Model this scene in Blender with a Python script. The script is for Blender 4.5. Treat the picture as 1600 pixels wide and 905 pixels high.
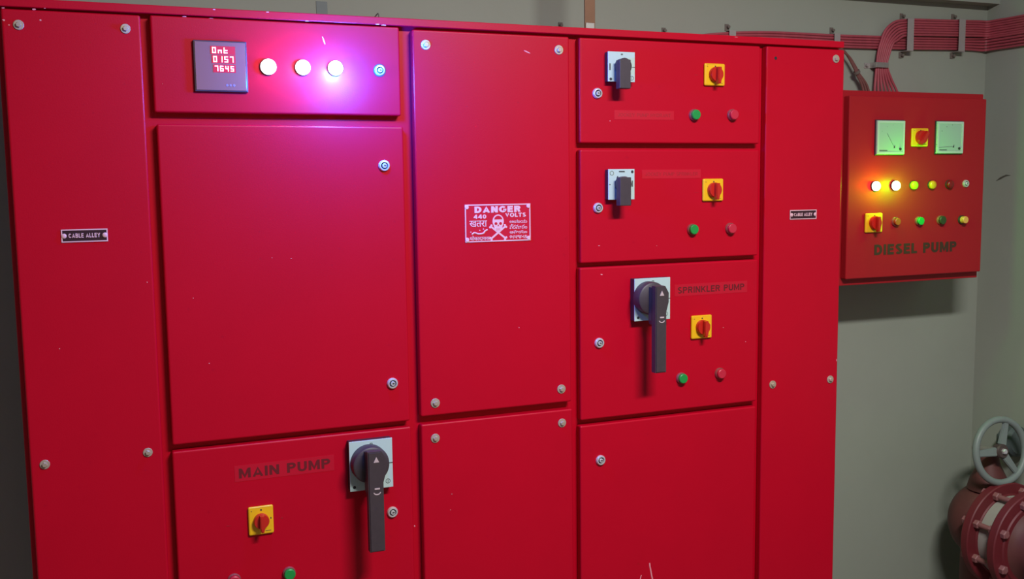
import bpy, bmesh, math, random
from mathutils import Vector, Matrix
random.seed(7)
for o in list(bpy.data.objects): bpy.data.objects.remove(o)
sc = bpy.context.scene
C = sc.collection

# ------------------------------------------------------------------ camera, light, exposure
F = 1547.4; YAW, PITCH, ROLL = 0.38557, 0.10548, -0.01272
CAM = Vector((0, -1.92, 1.6))
cy, sy, cp, sp = math.cos(YAW), math.sin(YAW), math.cos(PITCH), math.sin(PITCH)
FWD = Vector((sy*cp, cy*cp, -sp)); RT = Vector((cy, -sy, 0)); UP = RT.cross(FWD)
RR = math.cos(ROLL)*RT + math.sin(ROLL)*UP; UU = -math.sin(ROLL)*RT + math.cos(ROLL)*UP
cd = bpy.data.cameras.new('camera'); cam = bpy.data.objects.new('camera', cd); C.objects.link(cam)
cd.sensor_width = 36; cd.lens = F/1600*36; cd.clip_start = 0.02
cam.matrix_world = Matrix(((RR.x, UU.x, -FWD.x, CAM.x), (RR.y, UU.y, -FWD.y, CAM.y), (RR.z, UU.z, -FWD.z, CAM.z), (0, 0, 0, 1)))
sc.camera = cam
sc.view_settings.view_transform = 'Standard'; sc.view_settings.look = 'None'
sc.view_settings.exposure = 0; sc.view_settings.gamma = 1; sc.view_settings.use_curve_mapping = False
w = bpy.data.worlds.new('world'); sc.world = w; w.use_nodes = True
w.node_tree.nodes['Background'].inputs[0].default_value = (.9, .95, 1, 1)
w.node_tree.nodes['Background'].inputs[1].default_value = 0.02

def area(name, loc, target, sx, sy_, power, col):
    l = bpy.data.lights.new(name, 'AREA'); l.shape = 'RECTANGLE'; l.size = sx; l.size_y = sy_; l.energy = power; l.color = col
    o = bpy.data.objects.new(name, l); C.objects.link(o); o.location = loc
    o.rotation_euler = (Vector(target)-Vector(loc)).to_track_quat('-Z', 'Y').to_euler()
    return o
area('ceiling_tube_light', (1.00, -1.62, 2.64), (0.98, -1.35, 0), 0.70, 0.16, 64, (1, .99, .965))

def at(px, py, y=0.0):
    """the point of the plane at depth y that the photograph shows at this pixel"""
    d = FWD + RR*((px-800)/F) + UU*((452.5-py)/F)
    return CAM + d*((y-CAM.y)/d.y)
def atx(px, py, x):
    d = FWD + RR*((px-800)/F) + UU*((452.5-py)/F)
    return CAM + d*(x/d.x)

# ------------------------------------------------------------------ materials
def mat(name, col, rough=.5, metal=0, emit=None, es=0, spec=.5, noise=0, nscale=8, bump=0, bscale=300, alpha=1, coat=0):
    m = bpy.data.materials.new(name); m.use_nodes = True; nt = m.node_tree; b = nt.nodes['Principled BSDF']
    b.inputs['Base Color'].default_value = (*col, 1); b.inputs['Roughness'].default_value = rough
    b.inputs['Metallic'].default_value = metal; b.inputs['Specular IOR Level'].default_value = spec
    b.inputs['Coat Weight'].default_value = coat
    if emit: b.inputs['Emission Color'].default_value = (*emit, 1); b.inputs['Emission Strength'].default_value = es
    tc = nt.nodes.new('ShaderNodeTexCoord')
    if noise:
        n = nt.nodes.new('ShaderNodeTexNoise'); n.inputs['Scale'].default_value = nscale; n.inputs['Detail'].default_value = 6
        n.inputs['Roughness'].default_value = .62
        r = nt.nodes.new('ShaderNodeMix'); r.data_type = 'RGBA'
        r.inputs[6].default_value = (*[c*(1-noise) for c in col], 1); r.inputs[7].default_value = (*[min(1, c*(1+noise)) for c in col], 1)
        nt.links.new(tc.outputs['Object'], n.inputs['Vector']); nt.links.new(n.outputs['Fac'], r.inputs[0])
        nt.links.new(r.outputs[2], b.inputs['Base Color'])
    if bump:
        n2 = nt.nodes.new('ShaderNodeTexNoise'); n2.inputs['Scale'].default_value = bscale; n2.inputs['Detail'].default_value = 2
        bp = nt.nodes.new('ShaderNodeBump'); bp.inputs['Strength'].default_value = bump; bp.inputs['Distance'].default_value = .001
        nt.links.new(tc.outputs['Object'], n2.inputs['Vector']); nt.links.new(n2.outputs['Fac'], bp.inputs['Height'])
        nt.links.new(bp.outputs['Normal'], b.inputs['Normal'])
    return m
RED = mat('red_powder_coat', (.52, .0009, .017), .40, spec=.20, noise=.08, nscale=5, bump=.12, bscale=420)
RED2 = mat('red_box_powder_coat', (.40, .010, .018), .40, spec=.26, noise=.08, nscale=5, bump=.12, bscale=420)
CHIP = mat('bare_chipped_paint', (.8, .28, .33), .6)
WALL2 = mat('bounce_fill_plaster', (.62, .58, .52), .85, noise=.08, nscale=2)  # unseen walls made lighter to bounce more fill light into the room
WALL = mat('painted_plaster', (.335, .358, .300), .85, spec=.2, noise=.10, nscale=2.2, bump=.3, bscale=60)
CEIL = mat('ceiling_plaster', (.70, .70, .66), .9, noise=.06, nscale=2)
FLOOR = mat('concrete', (.15, .125, .10), .8, noise=.2, nscale=4, bump=.4, bscale=40)
GRIME = mat('wall_scuff', (.09, .085, .065), .9)
STEEL = mat('zinc_steel', (.55, .53, .50), .38, metal=.85, noise=.15, nscale=200)
BOLT = mat('dull_zinc_washer', (.50, .40, .30), .5, metal=.35, noise=.2, nscale=150)
CHROME = mat('chrome_lock', (.72, .70, .72), .30, metal=.45)
HOLE = mat('dark_keyhole', (.02, .015, .02), .6)
BLACK = mat('black_plastic', (.030, .020, .026), .42, noise=.25, nscale=60)
BLACK2 = mat('worn_black_plastic', (.055, .038, .045), .5, noise=.25, nscale=60)
PLATE = mat('silver_grey_plate', (.50, .64, .62), .45, noise=.05, nscale=30)
INK = mat('black_print', (.03, .03, .035), .6)
YEL = mat('yellow_plastic', (.90, .50, .008), .4, noise=.04, nscale=40)
KNOB = mat('red_plastic_knob', (.55, .020, .012), .28)
GREEN = mat('green_button', (.012, .30, .055), .4)
REDB = mat('red_button', (.58, .018, .050), .4)
RIM = mat('button_bezel', (.36, .10, .10), .35, metal=.3)
DKRIM = mat('dark_bezel', (.045, .03, .03), .4)
WHITE = mat('white_print', (.80, .46, .52), .6)
TEXTD = mat('faded_dark_lettering', (.14, .002, .007), .6)
TEXTF = mat('very_faded_lettering', (.40, .001, .014), .6)
TAPE = mat('label_film', (.545, .002, .022), .35)
TAPE2 = mat('label_film_faint', (.57, .0018, .021), .38)
TEXTB = mat('dark_lettering', (.055, .018, .012), .6)
SIGN = mat('red_sign_face', (.60, .004, .030), .35)
SIGNB = mat('black_name_plate', (.035, .008, .014), .4)
GLASS = mat('smoked_meter_window', (.30, .13, .10), .12, spec=.8, coat=.5)
MFRAME = mat('meter_bezel', (.05, .03, .045), .35)
DISP = mat('red_display_field', (.25, .0, .02), .4, emit=(.75, .0, .05), es=.55)
DIG = mat('lit_digit', (.9, .6, .6), .4, emit=(1, .62, .70), es=1.5)
LAMPR = mat('lit_lamp_lens_red', (1, .7, .75), .3, emit=(1, .86, .88), es=4)
LAMPP = mat('lit_lamp_lens_pink', (1, .7, .8), .3, emit=(1, .86, .92), es=5)
LAMPB = mat('lit_lamp_lens_blue', (.7, .85, 1), .3, emit=(.72, .93, 1), es=5)
LAMPR2 = mat('lit_lamp_lens_warm', (1, .8, .5), .3, emit=(1, .93, .72), es=3)
LAMPG = mat('lit_lamp_lens_green', (.8, 1, .5), .3, emit=(.84, 1, .55), es=3.5)
OFFG = mat('yellow_green_lens', (.48, .34, .010), .3)
OFFY = mat('amber_lens', (.70, .20, .010), .3)
OFFR = mat('dark_red_lens', (.22, .006, .008), .25)
DKGR = mat('dark_green_button', (.035, .045, .018), .45)
PALEY = mat('pale_yellow_button', (.85, .38, .09), .4)
ORNG = mat('orange_red_button', (.42, .06, .012), .4)
DIAL = mat('meter_dial_face', (.36, .50, .42), .5)
DIALR = mat('meter_plastic_rim', (.50, .60, .54), .25)
MARK = mat('dial_mark', (.10, .13, .12), .6)
CABLE = mat('red_cable_sheath', (.42, .070, .095), .5, noise=.30, nscale=45)
CABLE2 = mat('dusty_red_cable_sheath', (.20, .075, .065), .6, noise=.3, nscale=45)
STRAP = mat('grey_clip_strap', (.40, .36, .34), .5, metal=.2, noise=.1, nscale=90)
COPPER = mat('brown_tarnished_strip', (.22, .11, .060), .5, metal=.3, noise=.25, nscale=25)
DUST = mat('dusty_anchor', (.16, .13, .11), .8)
WHEEL = mat('grey_wheel_paint', (.21, .25, .235), .45, noise=.12, nscale=30)
GEAR = mat('dark_grey_gearbox_paint', (.075, .095, .095), .5, noise=.2, nscale=30)
PIPE = mat('dusty_red_pipe_paint', (.12, .034, .030), .6, noise=.35, nscale=14)
PIPE2 = mat('dark_red_flange_paint', (.15, .014, .020), .55, noise=.25, nscale=20)
PBOLT = mat('painted_bolt', (.28, .11, .11), .5, noise=.25, nscale=60)
GASK = mat('pale_gasket_ring', (.36, .34, .30), .7, noise=.1, nscale=30)

# ------------------------------------------------------------------ mesh helpers
class MB:
    def __init__(s): s.bm = bmesh.new()
    def _merge(s, b, mi):
        for f in b.faces: f.material_index = mi
        me = bpy.data.meshes.new('tmp'); b.to_mesh(me); b.free(); s.bm.from_mesh(me); bpy.data.meshes.remove(me)
    def box(s, x0, x1, y0, y1, z0, z1, bev=0, seg=2, mi=0):
        b = bmesh.new(); bmesh.ops.create_cube(b, size=1)
        for v in b.verts: v.co = Vector(((x0+x1)/2+v.co.x*(x1-x0), (y0+y1)/2+v.co.y*(y1-y0), (z0+z1)/2+v.co.z*(z1-z0)))
        if bev: bmesh.ops.bevel(b, geom=list(b.edges), offset=bev, segments=seg, affect='EDGES', profile=.5)
        s._merge(b, mi); return s
    def lathe(s, prof, c, axis=(0, -1, 0), n=40, mi=0):
        """prof: list of (radius, distance along axis) from c"""
        b = bmesh.new(); ax = Vector(axis).normalized()
        u = ax.orthogonal().normalized(); v = ax.cross(u); c = Vector(c); rings = []
        for r, h in prof:
            if r < 1e-6: rings.append([b.verts.new(c+ax*h)])
            else: rings.append([b.verts.new(c+ax*h+(u*math.cos(2*math.pi*i/n)+v*math.sin(2*math.pi*i/n))*r) for i in range(n)])
        for a, d in zip(rings, rings[1:]):
            for i in range(n):
                j = (i+1) % n
                if len(a) == 1 and len(d) == 1: continue
                if len(a) == 1: b.faces.new((a[0], d[j], d[i]))
                elif len(d) == 1: b.faces.new((a[i], a[j], d[0]))
                else: b.faces.new((a[i], a[j], d[j], d[i]))
        bmesh.ops.recalc_face_normals(b, faces=b.faces)
        s._merge(b, mi); return s
    def disc(s, c, r, h, axis=(0, -1, 0), n=40, bev=.0006, mi=0):
        return s.lathe([(0, 0), (r, 0), (r, h-bev), (r-bev, h), (0, h)], c, axis, n, mi)
    def tube(s, pts, r, n=10, mi=0, smooth=True):
        pts = [Vector(p) for p in pts]
        if smooth and len(pts) > 2:
            q = []
            P_ = [pts[0]*2-pts[1]]+pts+[pts[-1]*2-pts[-2]]
            for i in range(1, len(P_)-2):
                for k in range(8):
                    t = k/8; a, b_, c_, d = P_[i-1], P_[i], P_[i+1], P_[i+2]
                    q.append(.5*((2*b_)+(c_-a)*t+(2*a-5*b_+4*c_-d)*t*t+(3*b_-a-3*c_+d)*t**3))
            q.append(pts[-1]); pts = q
        b = bmesh.new(); rings = []
        t0 = (pts[1]-pts[0]).normalized(); u = t0.orthogonal().normalized()
        for i, p in enumerate(pts):
            t = (pts[min(i+1, len(pts)-1)]-pts[max(i-1, 0)]).normalized()
            u = (u-t*u.dot(t)).normalized(); v = t.cross(u)
            rings.append([b.verts.new(p+(u*math.cos(2*math.pi*k/n)+v*math.sin(2*math.pi*k/n))*r) for k in range(n)])
        for a, d in zip(rings, rings[1:]):
            for k in range(n): b.faces.new((a[k], a[(k+1) % n], d[(k+1) % n], d[k]))
        b.faces.new(rings[0][::-1]); b.faces.new(rings[-1])
        bmesh.ops.recalc_face_normals(b, faces=b.faces)
        s._merge(b, mi); return s
    def prism(s, poly, y0, y1, mi=0, bev=0):
        """poly: (x, z) outline, extruded from y0 (front) to y1 (back)"""
        b = bmesh.new(); a = [b.verts.new((x, y0, z)) for x, z in poly]; d = [b.verts.new((x, y1, z)) for x, z in poly]
        n = len(poly); f0 = b.faces.new(a); b.faces.new(d[::-1])
        for i in range(n): b.faces.new((a[i], d[i], d[(i+1) % n], a[(i+1) % n]))
        bmesh.ops.recalc_face_normals(b, faces=b.faces)
        if bev: bmesh.ops.bevel(b, geom=[e for e in b.edges if abs(e.verts[0].co.y-y0) < 1e-6 and abs(e.verts[1].co.y-y0) < 1e-6], offset=bev, segments=2, affect='EDGES')
        s._merge(b, mi); return s
    def ring(s, x0, x1, z0, z1, t, y0, y1, mi=0):
        s.box(x0, x1, y0, y1, z1-t, z1, mi=mi); s.box(x0, x1, y0, y1, z0, z0+t, mi=mi)
        s.box(x0, x0+t, y0, y1, z0+t, z1-t, mi=mi); s.box(x1-t, x1, y0, y1, z0+t, z1-t, mi=mi); return s
    def text(s, txt, x0, x1, z0, z1, y, depth=.0005, bold=.02, mi=0, shear=0, dz=0):
        cu = bpy.data.curves.new('t', 'FONT'); cu.body = txt; cu.resolution_u = 4
        o = bpy.data.objects.new('t', cu); C.objects.link(o); dg = bpy.context.evaluated_depsgraph_get()
        me = bpy.data.meshes.new_from_object(o.evaluated_get(dg)); bpy.data.objects.remove(o); bpy.data.curves.remove(cu)
        b = bmesh.new(); b.from_mesh(me); bpy.data.meshes.remove(me)
        if not b.verts: b.free(); return s
        xs = [v.co.x for v in b.verts]; ys = [v.co.y for v in b.verts]
        mx, Mx, my, My = min(xs), max(xs), min(ys), max(ys)
        kb = bold*1.25                                              # bold strokes: overlapping copies, a stroke-width apart
        if kb > 0:
            base = b.copy(); bmesh.ops.delete(b, geom=list(b.verts), context='VERTS')
            for kk, (ox, oy) in enumerate(((-kb, -kb*.6), (kb, -kb*.6), (-kb, kb*.6), (kb, kb*.6), (0, 0))):
                c_ = base.copy()
                for v in c_.verts: v.co += Vector((ox, oy, kk*.00004))
                tm = bpy.data.meshes.new('tmp'); c_.to_mesh(tm); c_.free(); b.from_mesh(tm); bpy.data.meshes.remove(tm)
            base.free()
            mx -= kb; Mx += kb; my -= kb*.6; My += kb*.6
        for v in b.verts:
            fx = (v.co.x-mx)/(Mx-mx); fy = (v.co.y-my)/(My-my)
            v.co = Vector((x0+(x1-x0)*fx, y-v.co.z, z0+(z1-z0)*fy+dz*fx))
        r = bmesh.ops.extrude_face_region(b, geom=list(b.faces))
        for g in r['geom']:
            if isinstance(g, bmesh.types.BMVert): g.co.y -= depth
        bmesh.ops.recalc_face_normals(b, faces=b.faces)
        s._merge(b, mi); return s
    def chip(s, p, w_, h, y, mi=1, ang=0):
        """a small flake of missing paint lying on a face that looks towards -Y"""
        pts = []; n = 7
        for i in range(n):
            a = 2*math.pi*i/n; k = random.uniform(.7, 1.15); X = math.cos(a)*w_*k/2; Z = math.sin(a)*h*k/2
            pts.append((p.x+X*math.cos(ang)-Z*math.sin(ang), p.z+X*math.sin(ang)+Z*math.cos(ang)))
        return s.prism(pts, y-.0004, y+.0004, mi)

def _arc(cx, cz, rx, rz, a0, a1, n=9):
    return [(cx+rx*math.cos(math.radians(a0+(a1-a0)*i/(n-1))), cz+rz*math.sin(math.radians(a0+(a1-a0)*i/(n-1)))) for i in range(n)]
def glyph(ch, h):
    """strokes (centre lines) of a bold grotesque capital, cap height 1; h is half the stroke width; returns width, strokes"""
    T, B_ = 1-h, h
    def D(w): return [[(h, 0), (h, 1)], [(h, T), (w-.42, T)]+_arc(w-.42, .5, .42-h, .5-h, 90, -90, 13)+[(h, B_)]]
    g = {
     'I': (2*h, [[(h, 0), (h, 1)]]),
     'L': (.56, [[(h, 1), (h, B_), (.56, B_)]]),
     'E': (.62, [[(h, 0), (h, 1)], [(h, T), (.61, T)], [(h, .52), (.57, .52)], [(h, B_), (.62, B_)]]),
     'T': (.66, [[(0, T), (.66, T)], [(.33, 0), (.33, T)]]),
     'H': (.72, [[(h, 0), (h, 1)], [(.72-h, 0), (.72-h, 1)], [(h, .52), (.72-h, .52)]]),
     'N': (.74, [[(h, 0), (h, 1)], [(.74-h, 0), (.74-h, 1)], [(h*1.35, .90), (.74-h*1.35, .10)]]),
     'M': (.88, [[(h, 0), (h, 1)], [(.88-h, 0), (.88-h, 1)], [(h*1.5, .90), (.44, .12), (.88-h*1.5, .90)]]),
     'A': (.80, [[(h*.9, 0), (.40, .97), (.80-h*.9, 0)], [(.20, .27), (.60, .27)]]),
     'V': (.76, [[(h*.9, 1), (.38, .03), (.76-h*.9, 1)]]),
     'Y': (.76, [[(h*.9, 1), (.38, .45), (.76-h*.9, 1)], [(.38, 0), (.38, .47)]]),
     'K': (.74, [[(h, 0), (h, 1)], [(h, .36), (.70-h*.4, .99)], [(.30, .58), (.74-h*.8, 0)]]),
     'D': (.76, D(.76)),
     'O': (.84, [_arc(.42, .5, .42-h, .5-h, 90, 452, 29)]),
     '0': (.66, [_arc(.33, .5, .33-h, .5-h, 90, 452, 29)]),
     'C': (.78, [_arc(.41, .5, .41-h, .5-h, 40, 320, 21)]),
     'G': (.82, [_arc(.42, .5, .42-h, .5-h, 42, 335, 21)+[(.82-h, .44), (.48, .44)]]),
     'U': (.72, [[(h, 1), (h, .36)]+_arc(.36, .36, .36-h, .36-h, 180, 360, 13)+[(.72-h, .36), (.72-h, 1)]]),
     'J': (.56, [[(.56-h, 1), (.56-h, .32)]+_arc(.28, .30, .28-h, .30-h, 0, -180, 11)]),
     'P': (.68, [[(h, 0), (h, 1)], [(h, T), (.68-.28, T)]+_arc(.40, .70, .28-h, .30-h, 90, -90, 11)+[(h, .40+h)]]),
     'R': (.74, [[(h, 0), (h, 1)], [(h, T), (.42, T)]+_arc(.42, .71, .28-h, .29-h, 90, -90, 11)+[(h, .42+h)], [(.40, .44+h), (.72-h, 0)]]),
     'B': (.72, [[(h, 0), (h, 1)], [(h, T), (.42, T)]+_arc(.42, .75, .25-h, .25-h, 90, -90, 9)+[(h, .5)], [(.40, .5)]+_arc(.42, .27, .30-h, .27-h, 78, -90, 9)+[(h, B_)]]),
     'S': (.68, [_arc(.34, .745, .32-h, .255-h*.9, 25, 250, 11)[:-1]+[(.34, .51)]+_arc(.34, .27, .34-h, .27-h, 70, -155, 11)]),
     '4': (.68, [[(.50, 0), (.50, 1)], [(.46, .92), (.10, .34)], [(0, .30), (.68, .30)]]),
    }
    return g.get(ch, (.34, []))
def block(mb, txt, x0, x1, z0, z1, y, wt=.19, mi=0, depth=.0006, gap=.13):
    """bold capitals fitted into a rectangle of a face that looks towards -Y"""
    h = wt/2; gl = [glyph(c, h) for c in txt]; tot = sum(g[0] for g in gl)+gap*(len(gl)-1); k = (x1-x0)/tot; cur = 0; nst = 0
    for wd, strokes in gl:
        for st_ in strokes:
            P_ = [Vector(p) for i, p in enumerate(st_) if i == 0 or (Vector(p)-Vector(st_[i-1])).length > 1e-4]; L, R_ = [], []
            closed = (P_[0]-P_[-1]).length < .02
            for i, p in enumerate(P_):
                if i == 0: d0 = d1 = (P_[1]-p).normalized()
                elif i == len(P_)-1: d0 = d1 = (p-P_[i-1]).normalized()
                else: d0 = (p-P_[i-1]).normalized(); d1 = (P_[i+1]-p).normalized()
                n0, n1 = Vector((-d0.y, d0.x)), Vector((-d1.y, d1.x)); nn = (n0+n1)
                if nn.length < .3: nn = n0
                nn.normalize(); sc_ = h/max(.45, nn.dot(n0))
                L.append(p+nn*sc_); R_.append(p-nn*sc_)
            b = bmesh.new(); yy = y-depth-.00003*(nst % 6); nst += 1
            mk = lambda v, dy: b.verts.new((x0+(cur+v.x)*k, yy+dy, z0+(z1-z0)*min(1, max(0, v.y))))
            fl, fr = [mk(v, 0) for v in L], [mk(v, 0) for v in R_]; bl, br = [mk(v, depth) for v in L], [mk(v, depth) for v in R_]
            for i in range(len(P_)-1):
                b.faces.new((fl[i], fl[i+1], fr[i+1], fr[i])); b.faces.new((fl[i], bl[i], bl[i+1], fl[i+1])); b.faces.new((fr[i], fr[i+1], br[i+1], br[i]))
            b.faces.new((fl[0], fr[0], br[0], bl[0])); b.faces.new((fl[-1], bl[-1], br[-1], fr[-1]))
            bmesh.ops.recalc_face_normals(b, faces=b.faces)
            mb._merge(b, mi)
        cur += wd+gap
    return mb

WP = {}
def obj(name, mb, mats, parent=None, label=None, smooth=False):
    if not isinstance(mats, (list, tuple)): mats = [mats]
    me = bpy.data.meshes.new(name); bm = mb.bm
    xs = [v.co for v in bm.verts]
    c = Vector(((min(v.x for v in xs)+max(v.x for v in xs))/2, (min(v.y for v in xs)+max(v.y for v in xs))/2, min(v.z for v in xs)))
    for v in bm.verts: v.co -= c
    bm.to_mesh(me); bm.free()
    for m in mats: me.materials.append(m)
    if smooth:
        me.shade_smooth()
        me.set_sharp_from_angle(angle=math.radians(35))
    o = bpy.data.objects.new(name, me); C.objects.link(o)
    if parent: o.parent = parent; o.location = c-WP[parent.name]
    else: o.location = c
    WP[o.name] = c
    if label: o['label'] = label
    return o
def empty(name, loc, label, cat, group=None):
    o = bpy.data.objects.new(name, None); C.objects.link(o); o.location = loc; o.empty_display_size = .05
    WP[o.name] = Vector(loc); tag(o, label, cat, group); return o
def tag(o, label, cat, group=None):
    o['label'] = label; o['category'] = cat
    if group: o['group'] = group
    return o
def struct(name, mb, mats):
    o = obj(name, mb, mats); o['kind'] = 'structure'; return o

# ------------------------------------------------------------------ the room
XL, XR, YF, YB, ZC = -2.2, 2.522, -4.2, 0.40, 3.0
struct('floor', MB().box(XL, XR, YF, YB, -.1, 0), FLOOR)
struct('ceiling', MB().box(XL, XR, YF, YB, ZC, ZC+.1), CEIL)
struct('wall_back', MB().box(XL-.1, XR+.1, YB, YB+.1, -.1, ZC+.1), WALL)
m = MB().box(XR, XR+.1, YF, YB, -.1, ZC+.1)
q = [atx(px, py, XR) for px, py in ((1556, 283), (1563, 277), (1572, 273), (1580, 274), (1571, 276), (1562, 281))]
bm_ = bmesh.new(); vs = [bm_.verts.new((XR-.0006, p.y, p.z)) for p in q]; bm_.faces.new(vs); m._merge(bm_, 1)
struct('wall_right', m, [WALL, GRIME])
struct('wall_left', MB().box(XL-.1, XL, YF, YB, -.1, ZC+.1), WALL2)
struct('wall_front', MB().box(XL-.1, XR+.1, YF-.1, YF, -.1, ZC+.1), WALL2)
zb = at(1540, 10, YB).z
struct('trim_1', MB().box(XL, XR, YB-.045, YB, zb, ZC), WALL)

# ------------------------------------------------------------------ small fittings
def bolt(parent, p, y, r=.0085, gap=0, lab=None):
    c = (p.x, y, p.z)
    m = MB().lathe([(0, 0), (r, 0), (r, .0012), (r-.0005, .0018), (0, .0018)], c)
    m.lathe([(0, .0015), (r*.56, .0015), (r*.56, .005), (r*.45, .0062), (0, .0062)], c, n=6)
    return obj('bolt', m, [BOLT, HOLE], parent, lab)
def lock(parent, p, y, r=.0105, rim=CHROME):
    c = (p.x, y, p.z)
    m = MB().lathe([(0, 0), (r, 0), (r, .003), (r*.86, .0055), (r*.66, .0058), (r*.60, .0040), (r*.60, .002)], c, mi=0)
    m.lathe([(0, .002), (r*.6, .002), (0, .002)], c, mi=1)
    m.lathe([(0, .002), (r*.42, .002), (r*.42, .0062), (r*.36, .0068), (r*.14, .0068), (r*.14, .0035), (0, .0035)], c, mi=0)
    m.box(p.x-r*.10, p.x+r*.30, y-.0072, y-.0066, p.z-r*.06, p.z+r*.06, mi=1)
    return obj('lock', m, [rim, HOLE], parent, smooth=True)
def push_button(parent, p, y, cap, r=.0115, lab=None, rim=RIM, cr=.78, h=.013):
    c = (p.x, y, p.z)
    o = obj('button_bezel', MB().lathe([(0, 0), (r, 0), (r, .004), (r*.92, .006), (r*.86, .006), (r*.86, .004), (0, .004)], c), [rim], parent, smooth=True)
    obj('push_button', MB().lathe([(0, .0035), (r*cr, .0035), (r*cr, h-.001), (r*(cr-.1), h), (0, h)], c), [cap], parent, lab, smooth=True)
def lamp(parent, p, y, lens, r=.0125, lab=None, dome=.006, rim=DKRIM):
    c = (p.x, y, p.z)
    obj('lamp_bezel', MB().lathe([(0, 0), (r, 0), (r, .003), (r*.95, .004), (0, .004)], c), [rim], parent, smooth=True)
    obj('indicator_lamp', MB().lathe([(0, .003), (r*.93, .003), (r*.93, .008)]+[(r*.93*math.cos(a*math.pi/16), .008+dome*math.sin(a*math.pi/16)) for a in range(1, 8)]+[(0, .008+dome)], c), [lens], parent, lab, smooth=True)
def glow(name, loc, power, col, rad=.008):  # added point light floating off a lamp lens, standing in for its bloom
    l = bpy.data.lights.new(name, 'POINT'); l.energy = power; l.color = col; l.shadow_soft_size = rad
    o = bpy.data.objects.new(name, l); C.objects.link(o); o.location = loc; return o
def rotary_yellow(parent, x0, x1, z0, z1, y, ang=0, d=.003, text=True):
    W = x1-x0; H = z1-z0; cx = (x0+x1)/2; cz = (z0+z1)/2
    m = MB().box(x0, x1, y-.0065, y, z0, z1, bev=.0032, seg=3)
    m.box(x0+W*.48, x0+W*.54, y-.0068, y-.006, z1-H*.16, z1-H*.10, mi=1)
    m.disc((x0+W*.13, y-.006, z1-H*.14), .0016, .001, mi=2)
    m.box(x1-W*.13, x1-W*.09, y-.0068, y-.006, cz+H*.02, cz+H*.08, mi=1)
    m.box(x0+W*.65, x1-W*.12, y-.0067, y-.006, z0+H*.11, z0+H*.13, mi=1)
    m.box(x0+W*.08, x1-W*.08, y-.0066, y-.006, z1-H*.05, z1-H*.045, mi=2)
    obj('switch_plate', m, [YEL, INK, mat('plate_print_brown', (.45, .24, .01), .6) if 'plate_print_brown' not in bpy.data.materials else bpy.data.materials['plate_print_brown']], parent, 'yellow square switch plate')
    r = W*.31; yk = y-.0065
    m = MB().lathe([(0, 0), (r, 0), (r, .008), (r*.93, .0105), (0, .0105)], (cx, yk, cz))
    # pointer grip: a raised fin with a rounded head, running down past the disc
    L = r*1.28; wd = r*.30
    pts = [(-wd*.85, r*.92), (-wd, r*.5), (-wd*1.05, -r*.6), (-wd*.55, -L), (wd*.55, -L), (wd*1.05, -r*.6), (wd, r*.5), (wd*.85, r*.92)]
    ca, sa = math.cos(ang), math.sin(ang)
    pts = [(cx+a*ca-b*sa, cz+a*sa+b*ca) for a, b in pts]
    m.prism(pts, yk-.021, yk-.009, bev=.0015)
    obj('switch_knob', m, [KNOB], parent, 'red rotary knob', smooth=True)

# ------------------------------------------------------------------ the main control cabinet
S = 1.92
def U(u): return u*S
def V(v): return 1.6+v*S
cab = empty('control_panel_cabinet', ((U(-.088)+U(.8535))/2, .19, 0), 'large red floor-standing pump control cabinet with many doors, switches and lit lamps', 'electrical cabinet')
fx0, fx1 = U(-.0885), U(.8538); ztop = V(.1708); FY = .020          # frame face
m = MB()
m.box(U(-.0835), fx1, FY, .335, .09, ztop-.004, bev=.002)                     # carcass
m.box(fx0, fx1, .002, .337, V(.1630), ztop, bev=.0015)            # proud top rail
for px, py, w_, h in ((70, 13, .004, .0015), (330, 29, .014, .002), (343, 30, .01, .0015), (288, 26, .01, .0015), (480, 33, .009, .0015), (5, 12.5, .006, .002), (53, 14.5, .006, .003), (418, 19, .006, .002), (600, 39.5, .012, .002), (590, 38, .008, .002), (335, 15, .005, .002), (1150, 58, .01, .001)):
    p = at(px, py, .002); m.chip(p, w_, h, .002)
obj('frame', m, [RED, CHIP], cab)
obj('plinth', MB().box(fx0+.01, fx1-.01, .04, .33, 0, .09, bev=.002), [BLACK], cab)

DY = .0                                                             # door faces
def door(name, u0, u1, v0, v1, chips=(), lab=None, th=.0195):
    m = MB().box(U(u0), U(u1), DY, DY+th, v0 if v0 > .5 else V(v0), V(v1), bev=.0038, seg=4)
    for c in chips: m.chip(at(c[0], c[1], 0), c[2], c[3], 0, ang=c[4] if len(c) > 4 else 0)
    return obj(name, m, [RED, CHIP], cab, lab)
BOT = (.105-1.6)/S
def door_(name, u0, u1, v0, v1, chips=(), lab=None):
    m = MB().box(U(u0), U(u1), DY, DY+.0195, V(v0), V(v1), bev=.0038, seg=4)
    for c in chips: m.chip(at(c[0], c[1], 0), c[2], c[3], 0, ang=c[4] if len(c) > 4 else 0)
    return obj(name, m, [RED, CHIP], cab, lab)
left = door_('side_panel', -.0788, .0372, BOT, .1608, ((6, 31.5, .005, .0035), (63, 31.5, .0035, .003), (14, 39, .003, .0025), (230, 441, .002, .002), (93, 545, .002, .002)), 'plain bolted left side panel')
for p in ((29, 39), (196, 45), (231, 707), (70, 726)): bolt(left, at(*p), 0)
disp = door_('meter_door', .0455, .2853, .0718, .1615, ((506, 64, .0025, .021, .32), (254, 131, .002, .001)), 'top door carrying the digital meter and three lit lamps')
big = door_('door', .0468, .2870, -.2488, .0612, ((302, 466, .002, .002), (327, 568, .0025, .002), (425, 403, .002, .001), (455, 404, .003, .0012)), 'tall blank door below the meter door')
mainp = door_('door', .0460, .2880, BOT, -.2552, ((706, 772, .003, .002), (648, 822, .003, .003)), 'lower left door lettered MAIN PUMP')
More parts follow.
